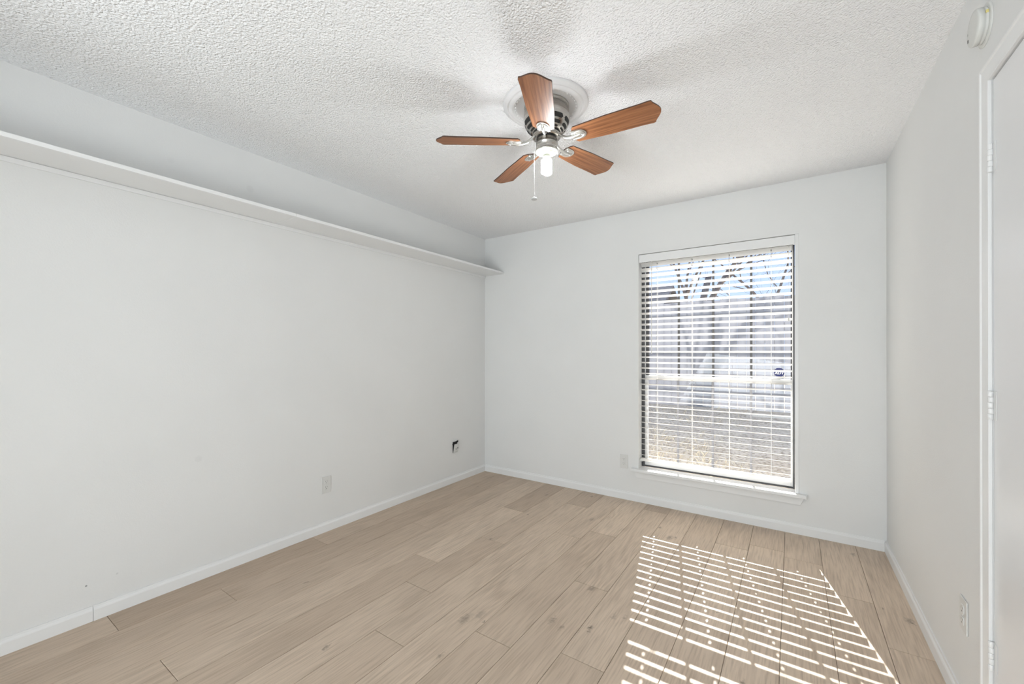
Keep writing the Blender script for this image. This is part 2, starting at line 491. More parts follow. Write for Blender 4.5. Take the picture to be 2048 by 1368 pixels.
for c in range(-1, 17):
    xa, xb = X0-PW*(c+1), X0-PW*c
    if c == -1: xa, xb = X0, XR+0.02
    xa = max(xa, XL-0.02)
    ys = [YB+0.02] + sorted(JOINTS.get(c, []), reverse=True)
    y = ys[-1]
    while y > YFL:
        y -= random.uniform(1.2, 1.9); ys.append(max(y, YFL))
    for k in range(len(ys)-1):
        t = TONES.get((c, k), random.uniform(.3, .65))+(.16 if c < 4 else 0)  # right-hand boards lightened, window light put into their tone
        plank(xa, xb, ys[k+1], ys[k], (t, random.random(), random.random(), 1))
n0 = len(fl.f)
fl.cur_m = 1
fl.box((XL-.15, YFL, -0.05), (XR+.15, YB+.15, -0.0115))
tones.extend([(0, 0, 0, 1)]*(len(fl.f)-n0))
me = bpy.data.meshes.new('floor')
me.from_pydata([tuple(p) for p in fl.v], [], fl.f)
for p, mi in zip(me.polygons, fl.mi): p.material_index = mi
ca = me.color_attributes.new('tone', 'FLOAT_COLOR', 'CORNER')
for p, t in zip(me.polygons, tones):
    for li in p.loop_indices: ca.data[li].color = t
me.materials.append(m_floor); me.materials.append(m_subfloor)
floor = bpy.data.objects.new('floor', me); COL.objects.link(floor)
struct(floor, 'pale brown oak plank floor with knots and thin dark seams', 'floor')

# ---- ceiling
b = MB(); b.box((XL-.15, YFL, H), (XR+.15, YB+.15, H+.12))
struct(b.build('ceiling', m_ceil), 'white popcorn textured ceiling above the fan', 'ceiling')

# ---- walls
b = MB(); b.box((XL-.12, YFL, -.012), (XL, YB+.15, H))
struct(b.build('wall_left', m_wall_l), 'long blank white wall below and above the narrow shelf', 'wall')
WX0, WX1, WZ0, WZ1 = -1.0715, 0.0395, 0.250, 2.079      # window opening in the back wall
YO = YB + 0.15
b = MB()
b.box((XL, YB, -.012), (WX0, YO, H)); b.box((WX1, YB, -.012), (XR, YO, H))
b.box((WX0, YB, -.012), (WX1, YO, WZ0)); b.box((WX0, YB, WZ1), (WX1, YO, H))
struct(b.build('wall_back', m_wall), 'white wall that holds the tall window', 'wall')
DY0, DY1, DZ = 1.050, 1.8215, 2.066                       # door opening in the right wall
b = MB()
b.box((XR, DY1+.02, -.012), (XR+.12, YO, H)); b.box((XR, YFL, -.012), (XR+.12, DY0-.02, H))
b.box((XR, DY0-.02, DZ+.02), (XR+.12, DY1+.02, H))
struct(b.build('wall_right', m_wall), 'narrow white wall on the right between window wall and door', 'wall')
# rear wall behind the camera, its opening and the hall added to let in fill light
b = MB()
b.box((XL, YF-.12, 0), (-1.90, YF, H)); b.box((0.38, YF-.12, 0), (XR, YF, H)); b.box((-1.90, YF-.12, 2.25), (0.38, YF, H))
struct(b.build('wall_front', m_wall), 'white wall behind the viewer with an added opening for the fill light', 'wall')
b = MB(); b.box((XL-.12, YFL-.12, 0), (XR+.12, YFL, H))
struct(b.build('wall_hall', m_wall), 'white far wall of the added hall behind the viewer', 'wall')

# ---- baseboards: ogee-topped boards
def base_prof(h=0.069, t=0.012):
    return [(0, 0), (t, 0), (t, h*.72), (t*.85, h*.80), (t*.55, h*.87), (t*.45, h), (0, h)]
prof = base_prof()
b = MB(); b.prism([(XL+x, z) for x, z in prof], 'Y', 0.5135, YB)
b.prism([(XL+x*.92, z*.99) for x, z in prof], 'Y', YF, 0.5122)
struct(b.build('baseboard_left', m_trim), 'white baseboard along the left wall', 'baseboard')
b = MB(); b.prism([(YB-x, z) for x, z in prof], 'X', XL+.012, XR-.012)
struct(b.build('baseboard_back', m_trim), 'white baseboard along the window wall', 'baseboard')
b = MB(); b.prism([(XR-x, z) for x, z in prof], 'Y', 1.8765, YB-.0005)
struct(b.build('baseboard_right', m_trim), 'white baseboard along the right wall up to the door', 'baseboard')

# ---- door casing and jamb
CO, CI, CT = 1.876, 1.8215, 2.1205
b = MB()
def casing_prof():   # across: 0 = outer edge .. 0.061 inner edge ; out from the wall
    return [(0, 0), (0, .011), (.003, .0145), (.008, .0140), (.011, .0105), (.046, .0088), (.049, .0098), (.0545, .0092), (.0545, 0)]
cp = casing_prof()
n = len(cp)
def ring(fn): return [fn(w, t) for w, t in cp]
L0 = ring(lambda w, t: (XR-t, CO-w, 0)); L1 = ring(lambda w, t: (XR-t, CO-w, CT-w))
L2 = ring(lambda w, t: (XR-t, DY0-.0545+w, CT-w)); L3 = ring(lambda w, t: (XR-t, DY0-.0545+w, 0))
vs = L0+L1+L2+L3; fs = []
for k in range(3):
    for i in range(n):
        j = (i+1) % n
        fs.append((k*n+i, k*n+j, (k+1)*n+j, (k+1)*n+i))
b.add(vs, fs)
struct(b.build('trim_1', m_trim), 'white moulded casing around the door on the right wall', 'trim')
b = MB()
JD = XR + .115
b.box((XR-.0005, DY1-.0, 0), (JD, DY1+.0195, DZ)); b.box((XR-.0005, DY0-.0195, 0), (JD, DY0, DZ)); b.box((XR-.0005, DY0-.0195, DZ), (JD, DY1+.0195, DZ+.0195))
b.box((XR+.042, DY1-.012, 0), (JD, DY1, DZ)); b.box((XR+.042, DY0, 0), (JD, DY0+.012, DZ)); b.box((XR+.042, DY0+.012, DZ-.012), (JD, DY1-.012, DZ))
struct(b.build('trim_2', m_trim), 'white door jamb inside the casing on the right wall', 'trim')
# ---- the door: flush slab, three painted hinges with five knuckles
door = thing('door_1', 'white flush door with three painted hinges at the right edge of the view', 'door', (XR+.02, DY1, 0), kind='structure')
ox = Vector(door.location)
def local(bm_, name, mat, parent, origin, **kw):
    for i, p in enumerate(bm_.v): bm_.v[i] = p - origin
    return bm_.build(name, mat, parent, **kw)
b = MB(); b.box((XR+.001, DY0+.003, 0.008), (XR+.036, DY1-.004, DZ-.004))
slab = local(b, 'door_panel', m_door, door, ox, bevel=.0015)
for zc in (1.831, 1.096, 0.354):
    b = MB()
    y0 = DY1-.0045
    for k in range(5):
        z0 = zc-.042+.0168*k
        cx = XR-.0062 if k % 2 == 0 else XR-.0055
        b.lathe([(0, z0+.0004), (.0056, z0+.0004), (.0060, z0+.001), (.0060, z0+.0158), (.0056, z0+.0164), (0, z0+.0164)], 14, Matrix.Translation((cx, y0, 0)))
    hg = local(b, 'hinge', m_trim, door, ox)
    b = MB(); b.box((XR-.0004, y0-.024, zc-.042), (XR+.0008, y0-.002, zc+.042)); b.box((XR-.0045, y0-.0015, zc-.042), (XR+.0008, y0-.0003, zc+.042))
    local(b, 'hinge_leaf', m_trim, hg, ox, bevel=.0006)
b = MB()
b.lathe([(0, 0), (.03, 0), (.03, .006), (.012, .010), (.010, .030), (.020, .038), (.0265, .052), (.024, .066), (.012, .073), (0, .074)], 24,
        Matrix.Translation((XR+.0012, DY0+.065, .92)) @ Matrix.Rotation(R(-90), 4, 'Y'))
local(b, 'door_knob', m_nickel, door, ox)

# ---- window: frame, sashes, muntins, glass, stool, apron
win = thing('window_1', 'tall double hung window with shade-toned grey muntins behind the white blinds', 'window', (-0.516, 3.60, 0.28), kind='structure')
wo_ = Vector(win.location)
GX0, GX1 = -1.020, -0.008
SZ = 0.281
FX0, FX1, FZ1 = WX0+.002, WX1-.024, WZ1-.004
b = MB()   # outer frame with track grooves
b.box((FX0, 3.575, SZ), (-1.046, 3.64, FZ1)); b.box((FX1-.010, 3.575, SZ), (FX1, 3.64, FZ1))
b.box((-1.046, 3.575, FZ1-.045), (FX1-.010, 3.64, FZ1)); b.box((-1.046, 3.585, SZ), (FX1-.010, 3.64, SZ+.012))
fr = local(b, 'window_frame', m_frame, win, wo_, bevel=.001)
b = MB()
b.box((-1.046, 3.590, SZ+.012), (-1.041, 3.595, FZ1-.045)); b.box((FX1-.015, 3.590, SZ+.012), (FX1-.010, 3.595, FZ1-.045))
local(b, 'track_lip', m_sash, fr, wo_)
def sash(name, y, z0, z1, top, bot, mat, hz):
    s = MB()
    s.box((-1.0405, y, z0), (GX0, y+.022, z1)); s.box((GX1, y, z0), (FX1-.0105, y+.022, z1))
    s.box((GX0, y, z1-top), (GX1, y+.022, z1)); s.box((GX0, y, z0), (GX1, y+.022, z0+bot))
    o = local(s, name, mat, win, wo_, bevel=.0015)
    g = MB()
    for xm in (-0.778, -0.5185, -0.2565):
        g.box((xm-.0078, y+.004, z0+bot), (xm+.0078, y+.018, z1-top))
    if hz: g.box((GX0, y+.0045, hz-.007), (GX1, y+.0175, hz+.007))
    local(g, 'muntins', m_frame if mat is m_frame else m_muntin, o, wo_, bevel=.002)
    p = MB(); p.box((GX0-.003, y+.0105, z0+bot-.003), (GX1+.003, y+.0125, z1-top+.003))
    local(p, 'glass_pane', m_glass, o, wo_)
    return o
up = sash('upper_sash', 3.614, 1.024, FZ1-.046, .03, .034, m_frame, None)
lo = sash('lower_sash', 3.588, SZ+.013, 1.060, .036, .040, m_sash, 0.647)
for xm in (-0.92, -0.10):
    g = MB(); g.box((xm-.03, 3.578, 1.0605), (xm+.03, 3.602, 1.066)); g.box((xm-.012, 3.570, 1.066), (xm+.012, 3.590, 1.074)); g.box((xm+.006, 3.563, 1.067), (xm+.034, 3.573, 1.0725))
    local(g, 'sash_lock', m_sash, lo, wo_, bevel=.001)
# stool (inner sill) and apron, jamb strip
b = MB()
b.prism([(-1.129, 3.458), (-1.124, 3.447), (.081, 3.447), (.0875, 3.458), (.0875, YB), (WX1, YB), (WX1, 3.585), (WX0, 3.585), (WX0, YB), (-1.129, YB)], 'Z', 0.2565, 0.279)
local(b, 'window_stool', m_trim, win, wo_, bevel=.004)
b = MB()
b.prism([(-1.116, .2562), (.072, .2562), (.048, .203), (-1.086, .203)], 'Y', YB-.0125, YB)
local(b, 'window_apron', m_trim, win, wo_, bevel=.002)
b = MB()
b.box((WX1-.0225, YB-.002, .279), (WX1-.0002, 3.574, WZ1-.0005))
local(b, 'jamb_strip', m_trim, win, wo_, bevel=.002)

# ---- outdoors: lawn, rising gently to the fence
def gz(x, y):
    t = min(1.0, max(0.0, (y-3.65)/4.6))
    return -0.10 + 0.36*t + (0.02*(noise.noise(Vector((x*.9, y*.9, 0)))) if y < 8 else 0)
b = MB()
nx, ny = 60, 60
xs = [-16+26*i/nx for i in range(nx+1)]; ys = [3.642+(30-3.642)*(j/ny)**1.8 for j in range(ny+1)]
b.add([(x, y, gz(x, y)) for y in ys for x in xs], [(j*(nx+1)+i, j*(nx+1)+i+1, (j+1)*(nx+1)+i+1, (j+1)*(nx+1)+i) for j in range(ny) for i in range(nx)], True)
b.box((-16, 3.642, -.4), (10, 3.70, -.12))
struct(b.build('ground', m_ground), 'dry beige lawn rising towards the fence outside the window', 'ground')

# ================================================================== THINGS
# ---- wall shelf: two boards end to end on a cleat along the left wall
SXF = -2.459
shelf = thing('wall_shelf', 'long narrow white shelf high along the left wall', 'shelf', (XL, 1.5, 2.063))
so = Vector(shelf.location)
for (y0, y1, dz) in ((YF+.01, 1.333, 0.0), (1.3338, YB-.0008, -.0008)):
    b = MB(); b.box((XL+.0005, y0, 2.063+dz), (SXF, y1, 2.082+dz))
    local(b, 'shelf_board', m_trim, shelf, so, bevel=.002)
for (y0, y1) in ((YF+.01, 1.8605), (1.8615, 2.796), (2.797, YB-.002)):
    b = MB(); b.box((XL+.0003, y0, 2.040), (XL+.008, y1, 2.0622))
    local(b, 'cleat', m_trim, shelf, so, bevel=.001)

# ---- duplex outlets
def outlet(loc, rz, label, group='wall outlets'):
    t = thing('wall_outlet', label, 'outlet', loc, (0, 0, rz), group)
    b = MB(); b.prism([(-.035, -.0572), (.035, -.0572), (.035, .0572), (-.035, .0572)], 'Y', -.0052, -.0002)
    b.build('cover_plate', m_plastic, t, bevel=.0022)
    for s in (1, -1):
        zc = .0195*s
        r = MB()
        pts = []
        for k in range(28):
            a = 2*PI*k/28
            pts.append((max(-.0150, min(.0150, .0172*math.cos(a))), zc+max(-.0142, min(.0142, .0172*math.sin(a)))))
        r.prism(pts, 'Y', -.0075, -.0050)
        ro = r.build('receptacle', m_plastic, t, bevel=.0006)
        q = MB()
        q.box((-.0075, -.0079, zc+.0005), (-.0055, -.0074, zc+.0085)); q.box((.0055, -.0079, zc+.0015), (.0075, -.0074, zc+.0080))
        q.lathe([(0, -.0079), (.0026, -.0079), (.0026, -.0074), (0, -.0074)], 12, Matrix.Translation((0, 0, zc-.0065)) @ Matrix(((1,0,0,0),(0,0,1,0),(0,1,0,0),(0,0,0,1))))
        q.build('slots', m_grey_slot, ro)
    r = MB()
    r.lathe([(0, -.0062), (.0028, -.0060), (.0032, -.0050)], 12, Matrix(((1,0,0,0),(0,0,1,0),(0,1,0,0),(0,0,0,1))))
    r.build('screw', m_plastic, t)
    return t
outlet((XL, 1.680, .327), R(90), 'white duplex outlet low on the left wall')
outlet((-1.195, YB, .322), 0, 'white duplex outlet on the window wall left of the sill')
outlet((XR, 2.066, .346), R(-90), 'white duplex outlet low on the right wall near the door')

# ---- loose cable plate hanging off its dark wall box
cp_ = thing('cable_wall_plate', 'small white cable plate hanging loose off its dark box on the left wall', 'wall plate', (XL, 3.02, .335), (0, 0, R(90)))
b = MB()
b.box((-.033, -.004, -.050), (.030, -.0003, .056))
bo = b.build('wall_box', m_dark, cp_, bevel=.001)
b = MB()
random.seed(3)
for k in range(7):
    x = -.036+.009*k+random.uniform(-.003, .003)
    b.tube([(x, -.003, .03), (x+.003, -.012, .044+random.uniform(0, .008)), (x+.008, -.018, .060+random.uniform(-.008, .010)), (x+.010, -.012, .05)], .0030, 6)
b.build('wires', m_dark, bo)
b = MB()
xf = Matrix.Translation((.004, -.012, -.008)) @ Matrix.Rotation(R(10), 4, 'X') @ Matrix.Rotation(R(4), 4, 'Z')
b.prism([(-.035, -.044), (.035, -.044), (.035, .044), (-.035, .044)], 'Y', -.003, .003, xf=xf)
pl_ = b.build('cover_plate', m_plastic, cp_, bevel=.002)
for (x, z, r0, mt) in ((-.006, -.004, .0042, m_grey_slot), (.019, .002, .0062, m_grey_slot), (.004, -.030, .0032, m_plastic)):
    b = MB(); b.lathe([(0, .0065), (r0*.8, .0060), (r0, .0045), (r0, .0)], 14, xf @ Matrix.Translation((x, -.0028, z)) @ Matrix.Rotation(R(90), 4, 'X'))
    b.build('cable_jack' if mt is m_grey_slot else 'screw', mt, pl_)

# ---- smoke detector on the right wall above the door
det = thing('smoke_detector', 'round white smoke detector high on the right wall above the door', 'smoke detector', (XR, 1.87, 2.26), (0, 0, R(-90)))
RX = Matrix.Rotation(R(90), 4, 'X')     # lathe axis -> out of the wall (local -Y)
b = MB(); b.lathe([(.062, .0003), (.062, .0025), (.058, .0045), (.0, .0045)], 40, RX); b.build('mounting_ring', m_detector, det)
b = MB(); b.lathe([(.049, .0044), (.051, .006), (.0512, .011), (.0490, .0115), (.0490, .0130), (.0515, .0135), (.0520, .0245), (.0500, .0275), (.040, .0285), (0, .0288)], 44, RX)
body = b.build('body', m_detector, det)
b = MB()
for (u, w) in ((-.0385, -.013), (-.0385, -.0165), (-.0385, -.020), (-.0350, -.013), (-.0350, -.0165), (-.0350, -.020)):
    b.box((u-.0010, -.0292, w-.0012), (u+.0010, -.0280, w+.0012))
b.build('vents', m_dark, body)
b = MB(); b.box((-.043, -.0290, .0040), (-.036, -.0280, .0052)); b.box((-.041, -.0290, .0070), (-.037, -.0280, .0082)); b.build('test_mark', m_grey_slot, body)
b = MB(); b.box((.0440, -.0125, .010), (.0505, -.0060, .020)); b.build('pull_tab', m_yellow, body, bevel=.001)

# ---- ceiling medallion
FX, FY = -0.985, 1.756
med = MB()
prof_m = [(.205, 0), (.205, -.006), (.200, -.011), (.193, -.012), (.190, -.016), (.183, -.018), (.180, -.0155), (.176, -.0165), (.170, -.021), (.160, -.023),
          (.152, -.021), (.147, -.015), (.141, -.0125), (.110, -.0115), (.085, -.0112), (.085, -.006), (0, -.006)]
med.lathe([(r, H+z) for r, z in prof_m], 72, Matrix.Translation((FX-.006, FY, 0)))
for k in range(40):     # small beading on the inner ring
    a = 2*PI*k/40
    med.lathe([(0, .0045), (.0035, .0032), (.0050, 0)], 8, Matrix.Translation((FX-.006+.1475*math.cos(a), FY+.1475*math.sin(a), H-.0165)) @ Matrix.Rotation(PI, 4, 'X'))
mo = med.build('ceiling_medallion', m_medal)
tag(mo, 'round white moulded medallion on the ceiling behind the fan motor', 'ceiling medallion')

# ---- ceiling fan, 42 inch, hanging very slightly out of true
ZB = 2.269
fan = thing('ceiling_fan', 'brushed nickel ceiling fan with five brown blades and a lit bare bulb', 'ceiling fan', (FX, FY, H-.0115), (0, 0, 0))
fz = H-.0115
def Z(z): return z - fz
b = MB()
b.lathe([(.106, 0), (.108, -.003), (.1085, -.012), (.105, -.014), (.105, -.017), (.1085, -.019), (.110, -.060), (.1095, Z(2.372)), (.104, Z(2.350)), (.094, Z(2.333)), (.080, Z(2.320)), (.070, Z(2.3135)), (.0, Z(2.3130))], 64)
motor = b.build('motor_housing', m_nickel, fan)
b = MB()    # vent slots in two rows around the bowl
def bowl(t):   # t 0..1 down the bowl
    pr = [(.1095, 2.372), (.104, 2.350), (.094, 2.333), (.080, 2.320), (.070, 2.3135)]
    k = min(3, int(t*4)); f = t*4-k
    r0, z0 = pr[k]; r1, z1 = pr[k+1]
    return r0+(r1-r0)*f+.0006, Z(z0+(z1-z0)*f)-.0004
for row, (t0, t1, half) in enumerate(((.10, .34, 19), (.46, .66, 17), (.76, .96, 15))):
    for k in range(8):
        ac = R(k*45+12)
        na = 12; vs = []; fs = []
        for i in range(na+1):
            e = i/na*2-1
            w = math.sqrt(max(0, 1-max(0, abs(e)-.75)**2/.0625))
            a = ac+R(half)*e
            for tt in ((t0+t1)/2-(t1-t0)/2*max(.12, w), (t0+t1)/2, (t0+t1)/2+(t1-t0)/2*max(.12, w)):
                rr, zz = bowl(tt)
                vs.append((rr*math.cos(a), rr*math.sin(a), zz))
        for i in range(na):
            for q in range(2):
                fs.append((i*3+q, i*3+q+1, i*3+q+4, i*3+q+3))
        b.add(vs, fs, True)
b.build('vent_slots', m_dark, motor)
b = MB(); b.lathe([(.050, Z(2.3135)), (.050, Z(2.306)), (.066, Z(2.305)), (.0675, Z(2.302)), (.0665, Z(2.291)), (.050, Z(2.289)), (0, Z(2.289))], 48)
b.build('flywheel', m_nickel, fan)
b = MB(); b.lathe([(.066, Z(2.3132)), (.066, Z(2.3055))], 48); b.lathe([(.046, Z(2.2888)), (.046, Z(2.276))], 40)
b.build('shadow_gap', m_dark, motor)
b = MB()
b.lathe([(0, Z(2.281)), (.0500, Z(2.281)), (.0520, Z(2.279)), (.0515, Z(2.262)), (.0525, Z(2.2615)), (.0525, Z(2.259)), (.0515, Z(2.2585)), (.0520, Z(2.228)), (.0535, Z(2.2265)), (.0535, Z(2.223)), (.0490, Z(2.223)), (.0485, Z(2.233))], 48)
cup = b.build('switch_housing', m_nickel, fan)
b = MB()
b.lathe([(.0535, Z(2.2235)), (.0540, Z(2.2215)), (.0500, Z(2.2205)), (.0480, Z(2.2235)), (.0475, Z(2.231)), (0, Z(2.231))], 48)
for k in range(4):
    a = R(45+90*k)
    xf = Matrix.Rotation(a, 4, 'Z')
    b.box((.018, -.004, Z(2.2305)), (.045, .004, Z(2.2262)), xf)
b.lathe([(.0215, Z(2.231)), (.0205, Z(2.222)), (.0185, Z(2.210)), (.0175, Z(2.208)), (0, Z(2.208))], 28)
socket = b.build('light_socket', m_cream, fan)
# compact fluorescent bulb
b = MB()
b.lathe([(.0135, Z(2.2085)), (.0170, Z(2.205)), (.0180, Z(2.192)), (.0150, Z(2.186)), (0, Z(2.186))], 28)
bb = b.build('light_bulb', m_cream, fan)
b = MB()
pts = []
turns = 3.5
for i in range(101):
    t = i/100
    a = 2*PI*turns*t
    rr = .0205*(1-.0*t)
    if t > .93: rr *= 1-(t-.93)/.07*.8
    pts.append((rr*math.cos(a), rr*math.sin(a), Z(2.180-.064*t)))
b.tube(pts, .0062, 8)
pts2 = []
for i in range(101):
    t = i/100
    a = 2*PI*turns*t+PI
    rr = .0205
    if t > .93: rr *= 1-(t-.93)/.07*.8
    pts2.append((rr*math.cos(a), rr*math.sin(a), Z(2.180-.064*t)))
b.tube(pts2, .0062, 8)
b.build('glowing_tube', m_bulb, bb)
# pull chains
def chain(name, x, y, z0, z1, knob):
    c = MB()
    c.tube([(x*.86, y*.86, z0+.006), (x*.97, y*.97, z0+.006), (x, y, z0), (x, y, z1)], .0007, 6)
    k = 0
    z = z0
    while z > z1:
        c.lathe([(0, .0012), (.0009, .0008), (.0012, 0), (.0009, -.0008), (0, -.0012)], 6, Matrix.Translation((x, y, z))); z -= .0065
    o = c.build(name, m_chain, fan)
    if knob:
        k_ = MB(); k_.lathe([(0, 0), (.004, -.001), (.0125, -.006), (.0150, -.010), (.0140, -.014), (.008, -.0155), (0, -.016)], 24, Matrix.Translation((x, y, z1+.002)))
        k_.build('pull_knob', m_knob, o)
    return o
cr = Vector((.829, .5595, 0))
chain('pull_chain', -cr.x*.0595, -cr.y*.0595, Z(2.272), Z(2.004), True)
chain('pull_chain', cr.x*.0575-.004, cr.y*.0575, Z(2.270), Z(2.212), False)
# blades and blade irons
def blade_outline():
    pts = []
    r0, r1 = .130, .528
    w0, w1 = .050, .065
    # root, rounded
    for k in range(9):
        a = PI/2 + PI*k/8
        pts.append((r0+.030+.030*math.cos(a)*1.0, w0*math.sin(a)*1.0))
    pts = [(x, max(-w0, min(w0, y*1.08))) for x, y in pts]
    # lower side to the tip corner, curved tip
    pts += [(.30, -(w0+.010)), (.44, -(w1-.003)), (.488, -w1)]
    for k in range(13):
        e = -1+2*k/12
        y = w1*.97*e
        s = .031*(.5+.5*math.cos(PI*min(1, abs(e)*1.0)))**.75
        x = .497+s
        pts.append((x, y))
    pts += [(.488, w1), (.44, w1-.003), (.30, w0+.010)]
    return pts
OUT = blade_outline()
TH0 = 294.18
for k in range(5):
    ang = R(TH0+72*k)
    Rz = Matrix.Rotation(ang, 4, 'Z')
    dx, dy = math.cos(ang), math.sin(ang)
    droop = math.atan(.029*dx+.045*dy)
    base = Matrix.Translation((0, 0, Z(ZB))) @ Rz @ Matrix.Rotation(-droop, 4, 'Y') @ Matrix.Rotation(R(-12), 4, 'X')
    t = .0028
    bm_ = MB()
    n = len(OUT)
    bm_.add([(x, y, -t) for x, y in OUT], [tuple(range(n))])
    bm_.add([(x, y, t) for x, y in OUT], [tuple(reversed(range(n)))])
    bm_.cur_m = 1
    for i in range(n):
        j = (i+1) % n
        bm_.add([(*OUT[i], -t), (*OUT[j], -t), (*OUT[j], t), (*OUT[i], t)], [(0, 1, 2, 3)])
    bl = bm_.build('fan_blade', [m_blade, m_blade_edge], fan)
    bl.matrix_local = base
    ir = MB()
    # U shaped plate under the blade with two raised ribs
    pl = []
    for q in range(15):
        a = -PI/2+PI*q/14
        pl.append((.165+.034*math.cos(a), .0300*math.sin(a)))
    pl = [(.128, -.0300)] + pl + [(.128, .0300)]
    ir.prism(pl, 'Z', -t-.0042, -t-.0002)
    ir.tube([(.130, -.021, -t-.0046), (.168, -.021, -t-.0046), (.184, -.013, -t-.0046), (.190, 0, -t-.0046), (.184, .013, -t-.0046), (.168, .021, -t-.0046), (.130, .021, -t-.0046)], .0036, 8)
    # neck: S curve from the flywheel to the plate
    ir.tube([(.180, 0, -t-.004), (.165, 0, -t-.007), (.140, 0, -t-.009), (.118, 0, -.008), (.098, 0, -.003), (.080, 0, .010), (.066, 0, .022), (.058, 0, .027)],
            [.006, .0075, .0078, .0072, .0066, .0064, .0066, .008], 10)
    io = ir.build('blade_iron', m_iron, bl, bevel=0)
    for (x, y) in ((.150, -.0105), (.150, .0105), (.180, 0)):
        sc_ = MB()
        sc_.lathe([(0, -t-.0125), (.0030, -t-.0120), (.0038, -t-.0040)] if y == 0 else [(0, -t-.0060), (.0030, -t-.0056), (.0038, -t-.0040)], 10, Matrix.Translation((x, y, 0)))
        sc_.build('screw', m_chain, io)

# ---- blinds: valance, slats, ladder cords, bottom rail, wand
bx0, bx1 = -1.0625, -0.001
blind = thing('window_blinds', 'white horizontal slat blinds lowered over the window, slats open', 'window blinds', ((bx0+bx1)/2, 3.535, 2.07))
bo_ = Vector(blind.location)
b = MB(); b.box((WX0+.0045, 3.487, 2.0085), (WX1-.023, 3.497, 2.0725)); b.box((WX0+.0045, 3.497, 2.0085), (WX0+.0145, 3.515, 2.0725)); b.box((WX1-.033, 3.497, 2.0085), (WX1-.023, 3.515, 2.0725))
local(b, 'valance', m_trim, blind, bo_, bevel=.002)
b = MB(); b.box((bx0, 3.516, 2.024), (bx1, 3.560, 2.066))
local(b, 'head_rail', m_trim, blind, bo_, bevel=.001)
PITCH, ZS0, NS = .0459, .3885, 36
TILT, SW, ST = R(13), .0460, .0034
LAD = (-0.930, -0.659, -0.395, -0.125)
b = MB()
def slat_piece(x0, x1, u0, u1, zc, TILT):
    # u: across the slat, from the window side (-) to the room side (+)
    pts = []
    for (u, w) in ((u0, -ST/2), (u1, -ST/2), (u1, ST/2), (u0, ST/2)):
        pts.append((3.535 - (u*math.cos(TILT)) + w*math.sin(TILT)*0 , zc + u*math.sin(TILT) + w))
    b.prism(pts, 'X', x0, x1)
for i in range(NS):
    zc = ZS0 + PITCH*i
    if zc > 2.004: break
    h = SW/2
    tl = TILT + R(0 if i < 33 else 8*(i-32))     # the top slats hang turned further over
    xs_ = [bx0] + [e for l in LAD for e in (l-.0035, l+.0035)] + [bx1]
    for k in range(0, len(xs_), 2):
        slat_piece(xs_[k], xs_[k+1], -h, h, zc, tl)
    for l in LAD:
        slat_piece(l-.0035, l+.0035, -h, -.0080, zc, tl); slat_piece(l-.0035, l+.0035, .0080, h, zc, tl)
local(b, 'slats', m_slat, blind, bo_)
b = MB(); b.box((bx0, 3.514, .341), (bx1, 3.556, .3605))
local(b, 'bottom_rail', m_slat, blind, bo_, bevel=.003)
for l in LAD:
    b = MB()
    for yy in (3.535-SW/2-.002, 3.535+SW/2+.002, 3.535):
        b.tube([(l, yy, .350), (l, yy, 2.03)], .0007 if yy != 3.535 else .0009, 5)
    local(b, 'ladder_cord', m_slat, blind, bo_)
b = MB()
b.tube([(-.967, 3.505, 2.015), (-.967, 3.502, 2.0), (-.967, 3.502, 1.30), (-.967, 3.502, 1.242)], [.0022, .0030, .0036, .0044], 8)
local(b, 'tilt_wand', m_plastic, blind, bo_)
b = MB(); b.tube([(-.020, 3.505, 2.02), (-.018, 3.504, 1.6), (-.019, 3.504, 1.50)], .0009, 5)
b.lathe([(0, .012), (.003, .010), (.006, -.012), (.005, -.016), (0, -.016)], 12, Matrix.Translation((-.019, 3.504, 1.49)))
local(b, 'lift_cord', m_plastic, blind, bo_)
for (x, s) in ((-1.0455, 1),):
    b = MB(); b.box((x-.0255, 3.520, .336), (x+.002, 3.550, .350)); b.box((x-.0255, 3.508, .320), (x-.0215, 3.550, .362))
    local(b, 'hold_down_bracket', m_plastic, blind, bo_, bevel=.001)

# ---- octagonal alarm company sticker on the glass
stk = MB()
ro_ = .0355
pts = [(-.079+ro_*math.cos(R(22.5+45*k)), 1.109+ro_*math.sin(R(22.5+45*k))) for k in range(8)]
stk.prism(pts, 'Y', 3.6232, 3.6243)
st_o = stk.build('window_sticker', m_sticker, loc=(-.079, 3.6243, 1.109))
tag(st_o, 'small dark blue octagonal alarm sticker on the upper glass at the right', 'sticker')
def text_mesh(txt, size, loc, mat, parent, name, shear=0.0):
    cu = bpy.data.curves.new(name, 'FONT'); cu.body = txt; cu.size = size; cu.align_x = 'CENTER'; cu.align_y = 'CENTER'; cu.extrude = .0002; cu.shear = shear
    cu.offset = .0006
    to = bpy.data.objects.new(name+'_curve', cu); COL.objects.link(to)
    dg = bpy.context.evaluated_depsgraph_get()
    me_ = bpy.data.meshes.new_from_object(to.evaluated_get(dg))
    me_.materials.clear(); me_.materials.append(mat)
    bpy.data.objects.remove(to)
    o = bpy.data.objects.new(name, me_); COL.objects.link(o)
    o.parent = parent; o.location = loc; o.rotation_euler = (R(90), 0, 0)
    return o
text_mesh('ADT', .028, (0, -.0015, -.005), m_sticker_white, st_o, 'lettering', 0.25)

